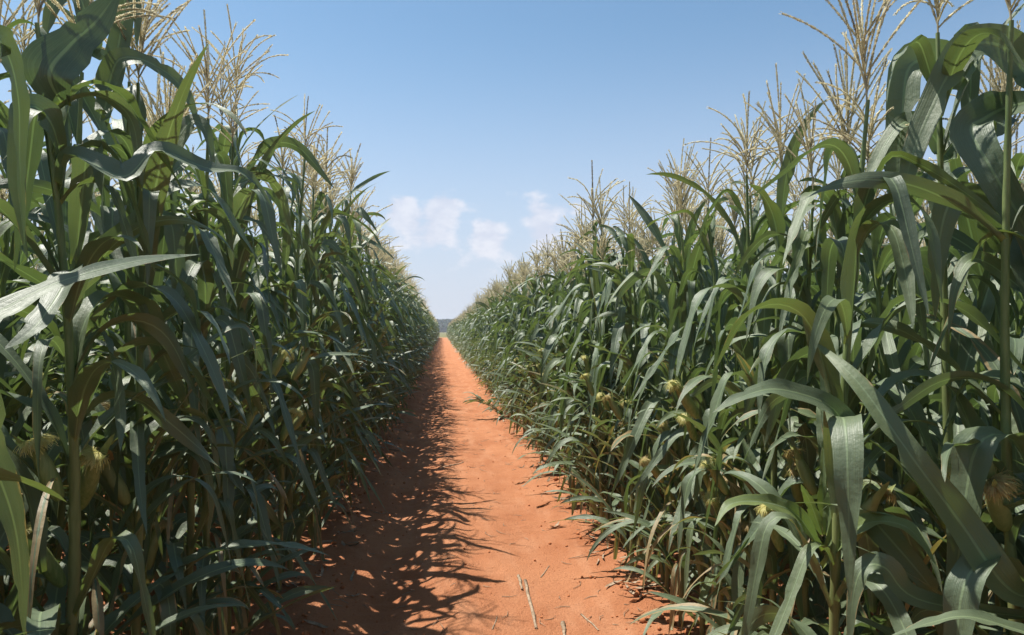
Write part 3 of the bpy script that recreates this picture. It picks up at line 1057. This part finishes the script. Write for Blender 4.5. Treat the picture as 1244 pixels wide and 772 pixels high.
# ------------------------------------------------------------------ litter on the path
def build_litter():
    rng = np.random.default_rng(8)
    cl = MB()
    for i in range(3600):
        y = 2.2 + 16 * rng.random() ** 1.8
        x = rng.uniform(-0.85, 1.25)
        edge = min(1, max(0, (abs(x - 0.22) - 0.5) / 0.4))
        if rng.random() > 0.35 + 0.65 * edge:
            continue
        r = (0.0025 + 0.010 * rng.random() ** 4) * (1 + 2.2 * edge * rng.random() ** 2)
        s = np.array([[0, 0, 1], [1, 0, .1], [.2, 1, 0], [-1, .1, 0], [-.1, -1, .1], [0, 0, -1]]) * rng.uniform(.6, 1.2, (6, 3)) * r
        s = s @ np.array(Euler((0, 0, rng.uniform(0, 6))).to_matrix()).T
        t = [[0, 1, 2], [0, 2, 3], [0, 3, 4], [0, 4, 1], [5, 2, 1], [5, 3, 2], [5, 4, 3], [5, 1, 4]]
        cl.add(s + np.array([x, y, ground_z(x, y) + r * .35]), t=t)
    tag(obj('soil_crumbs', cl.mesh('soil_crumbs', M_CLOD)), 'small crumbs of red soil strewn over the path', 'soil crumbs', kind='stuff')
    sb = MB()
    for i in range(420):
        y = 2.4 + 15 * rng.random() ** 1.6
        x = rng.uniform(-0.85, 1.2)
        L = rng.uniform(.015, .07)
        az = rng.uniform(0, 6.28)
        p0 = np.array([x, y])
        P = np.array([[*(p0 + np.array([math.cos(az + .3 * k), math.sin(az + .3 * k)]) * L * (k - 1)), 0] for k in range(3)])
        P[:, 2] = [ground_z(*p[:2]) + .004 + .004 * rng.random() for p in P]
        V, q = tube(P, [.0018, .0022, .001], 4)
        sb.add(V, q)
    for i in range(260):
        y = 2.0 + 18 * rng.random() ** 1.6
        x = rng.choice([-0.85, 1.12]) + rng.normal(0, .16)
        L, az = rng.uniform(.06, .24), rng.uniform(0, 6.28)
        n = 7
        k = np.linspace(-.5, .5, n)
        bend = rng.normal(0, .6)
        P = np.stack([x + L * k * np.cos(az + bend * k), y + L * k * np.sin(az + bend * k), 0 * k], 1)
        P[:, 2] = soil_height(P[:, 0], P[:, 1]) + .006 + .025 * rng.random() * (k * 2) ** 2
        B = np.stack([-np.sin(az + 0 * k), np.cos(az + 0 * k), rng.normal(0, .6) + 0 * k], 1)
        V, q, uv = ribbon(P, B, np.full(n, rng.uniform(.004, .014)) * (1 - (2 * k) ** 4 * .8), np.full(n, .3), np.full(n, .4), 3, rng.uniform(0, 6), 3)
        sb.add(V, q)
    tag(obj('straw_litter', sb.mesh('straw_litter', M_STRAW)), 'bits of dry straw and withered leaf scattered over the red path', 'straw litter', kind='stuff')


build_litter()

def on_ground(px, py):
    d = at(px, py, 1.0) - EYE
    p = EYE + d * (-EYE[2] / d[2])
    for _ in range(4):
        p = EYE + d * ((ground_z(p[0], p[1]) - EYE[2]) / d[2])
    return p


def build_sticks():
    rng = np.random.default_rng(4)
    for a, b, r, nm, lab, cat in (
            ((638, 706), (652, 765), .011, 'dry_stalk', 'long pale dry stalk lying lengthwise on the sunlit path', 'stalk'),
            ((630, 700), (634, 717), .010, 'dry_stalk', 'short grey stalk stub beside the upper end of the long pale stalk', 'stalk'),
            ((684, 757), (686, 776), .012, 'dry_stalk', 'stubby dry stalk at the bottom edge right of the long pale stalk', 'stalk'),
            ((706, 747), (727, 767), .006, 'dry_twig', 'thin pale twig near the leaves at the right edge of the path', 'twig'),
            ((657, 702), (667, 688), .004, 'dry_twig', 'small curved brown twig above and right of the long pale stalk', 'twig'),
            ((537, 569), (563, 562), .010, 'dry_twig', 'dark dry twig across the middle of the path', 'twig'),
            ((598, 765), (604, 750), .004, 'dry_twig', 'small dark twig left of the long pale stalk', 'twig')):
        A, B = on_ground(*a), on_ground(*b)
        n = 9
        s = np.linspace(0, 1, n)[:, None]
        P = A + (B - A) * s
        P[:, :2] += rng.normal(0, r * .12, (n, 2))
        P[:, 2] = [ground_z(*p[:2]) + r * .55 for p in P]
        rad = r * (1 + .12 * rng.normal(size=n)) * np.linspace(1, .75, n)
        V, q = tube(P, rad, 7)
        V[:, 2] = (V[:, 2] - np.repeat(P[:, 2], 7)) * .6 + np.repeat(P[:, 2], 7)
        mb = MB()
        mb.add(V, q)
        k = len(V)
        caps = [[0, i, i + 1] for i in range(1, 6)] + [[k - 7, k - 7 + i + 1, k - 7 + i] for i in range(1, 6)]
        mb.t.append(np.array(caps, np.int32))
        tag(obj(nm, mb.mesh(nm, M_STRAW)), lab, cat)


build_sticks()


def build_bent_plant():
    rng = np.random.default_rng(3)
    p = on_ground(611, 507)
    e = tag(empty('maize_shoot', (p[0], p[1], p[2] - .01)), 'bent leafy maize shoot spilling onto the right edge of the path', 'maize shoot')
    s = np.linspace(0, 1, 10)
    P, _ = curve_dirs(R(30) + R(55) * s, np.full(10, PI * .95), .5)
    V, q = tube(P, .012 * (1 - .5 * s), 6)
    mb = MB()
    mb.add(V, q, tint=.3)
    obj('stalk', mb.mesh('stalk', M_STALK), e)
    for i in range(22):
        k = int(rng.integers(0, 10))
        Vl, ql, uvl = leaf(P[k][2], rng.uniform(.3, .5), rng.uniform(.04, .065), R(rng.uniform(10, 70)), R(rng.uniform(100, 140)), 1.1, PI + rng.normal(0, 1.3), rng.normal(0, .4), rng.normal(0, 1), rng, 16, 5, origin=(P[k][0], P[k][1]))
        mb = MB()
        mb.add(Vl, ql, uv=uvl, tint=rng.random(), age=0 if i else .4)
        obj('leaf', mb.mesh('leaf', M_LEAF), e)


build_bent_plant()

# ------------------------------------------------------------------ haze
def build_haze():
    x0, x1, y0, y1, z0, z1 = -1500, 1500, -1500, 1500, -1.4, 11.0
    V = np.array([[x, y, z] for z in (z0, z1) for y in (y0, y1) for x in (x0, x1)], float)
    q = [[0, 2, 3, 1], [4, 5, 7, 6], [0, 1, 5, 4], [2, 6, 7, 3], [0, 4, 6, 2], [1, 3, 7, 5]]
    m, nt = new_mat('haze')
    v = N(nt, 'ShaderNodeVolumePrincipled')
    v.inputs['Color'].default_value = (0.80, 0.86, 1.0, 1)
    v.inputs['Density'].default_value = HAZE
    v.inputs['Anisotropy'].default_value = 0.2
    o = N(nt, 'ShaderNodeOutputMaterial')
    nt.links.new(v.outputs[0], o.inputs['Volume'])
    b = MB()
    b.add(V, q)
    tag(obj('haze', b.mesh('haze', m, True)), 'pale blue air haze over the field', 'haze', kind='stuff')


HAZE = 0.0007
build_haze()

# ------------------------------------------------------------------ light and sky
SUN_EL = R(65.5)
SUN_AZ = R(-57)     # from +Y towards -X (left and ahead)
sd = Vector((math.sin(SUN_AZ) * math.cos(SUN_EL), math.cos(SUN_AZ) * math.cos(SUN_EL), math.sin(SUN_EL)))
sun_d = bpy.data.lights.new('sun', 'SUN')
sun_d.energy = 4.0
sun_d.angle = R(0.53)
sun_d.color = (1.0, 0.955, 0.88)
sun = bpy.data.objects.new('sun', sun_d)
COL.objects.link(sun)
sun.rotation_euler = sd.to_track_quat('Z', 'Y').to_euler()

world = bpy.data.worlds.new('World')
scene.world = world
world.use_nodes = True
nt = world.node_tree
nt.nodes.clear()
sky = N(nt, 'ShaderNodeTexSky', sky_type='NISHITA')
sky.sun_disc = False
sky.sun_elevation = SUN_EL
sky.sun_rotation = SUN_AZ
sky.altitude = 1200
sky.air_density = 1.0
sky.dust_density = 1.2
sky.ozone_density = 1.0
tc = N(nt, 'ShaderNodeTexCoord')
gen = tc.outputs['Generated']
sep = N(nt, 'ShaderNodeSeparateXYZ')
nt.links.new(gen, sep.inputs[0])
elev = sep.outputs[2]
mp = N(nt, 'ShaderNodeMapping')
mp.inputs['Scale'].default_value = (1, 1, 1.7)
nt.links.new(gen, mp.inputs[0])
n1 = noise(nt, mp.outputs[0], 24.0, 9, 0.55)
n2 = noise(nt, mp.outputs[0], 4.0, 3, 0.5)
dens = mathn(nt, 'ADD', n1, mathn(nt, 'MULTIPLY', n2, 0.5))


def blob(px, py, rad, amp):
    d = at(px, py, 1.0) - EYE
    d /= np.linalg.norm(d)
    vm = N(nt, 'ShaderNodeVectorMath', operation='DISTANCE')
    nt.links.new(gen, vm.inputs[0])
    vm.inputs[1].default_value = d
    g = mathn(nt, 'SUBTRACT', 1.0, smooth(nt, vm.outputs['Value'], 0.0, rad / F))
    return mathn(nt, 'MULTIPLY', g, amp)


for bx in ((487, 256, 34, .50), (540, 252, 32, .56), (522, 282, 46, .40), (594, 287, 34, .46), (655, 258, 42, .42), (664, 292, 40, .48), (700, 250, 36, .3), (585, 312, 80, .24), (470, 296, 50, .24)):
    dens = mathn(nt, 'ADD', dens, blob(*bx))
band = mathn(nt, 'MULTIPLY', smooth(nt, elev, 0.02, 0.08), mathn(nt, 'SUBTRACT', 1.0, smooth(nt, elev, 0.13, 0.26)))
dens = mathn(nt, 'ADD', dens, mathn(nt, 'MULTIPLY', band, 0.12))
cl = smooth(nt, dens, 0.98, 1.26)
cl = mathn(nt, 'MULTIPLY', cl, 0.62)
ccol = mixc(nt, smooth(nt, n1, 0.35, 0.65), (4.3, 4.4, 5.1), (5.6, 5.5, 5.8))
hz = mathn(nt, 'SUBTRACT', 1.0, smooth(nt, elev, -0.02, 0.44))
tinted = mixc(nt, 1.0, sky.outputs[0], (0.86, 1.0, 0.95), 'MULTIPLY')
base = mixc(nt, mathn(nt, 'MULTIPLY', hz, 0.92), tinted, (3.75, 3.95, 4.75))
mixed = mixc(nt, cl, base, ccol)
bg = N(nt, 'ShaderNodeBackground')
nt.links.new(mixed, bg.inputs[0])
bg.inputs[1].default_value = 0.088
wo = N(nt, 'ShaderNodeOutputWorld')
nt.links.new(bg.outputs[0], wo.inputs[0])

# ------------------------------------------------------------------ render settings
scene.render.engine = 'CYCLES'
cy_ = scene.cycles
cy_.use_denoising = True
cy_.denoiser = 'OPENIMAGEDENOISE'
cy_.max_bounces = 6
cy_.diffuse_bounces = 3
cy_.glossy_bounces = 2
cy_.transmission_bounces = 4
cy_.volume_bounces = 1
cy_.transparent_max_bounces = 4
cy_.sample_clamp_indirect = 6
cy_.use_adaptive_sampling = True
cy_.adaptive_threshold = 0.01
vs = scene.view_settings
scene.display_settings.display_device = 'sRGB'
vs.view_transform = 'Standard'
vs.look = 'None'
vs.exposure = 0.96
vs.gamma = 1.0
vs.use_curve_mapping = False
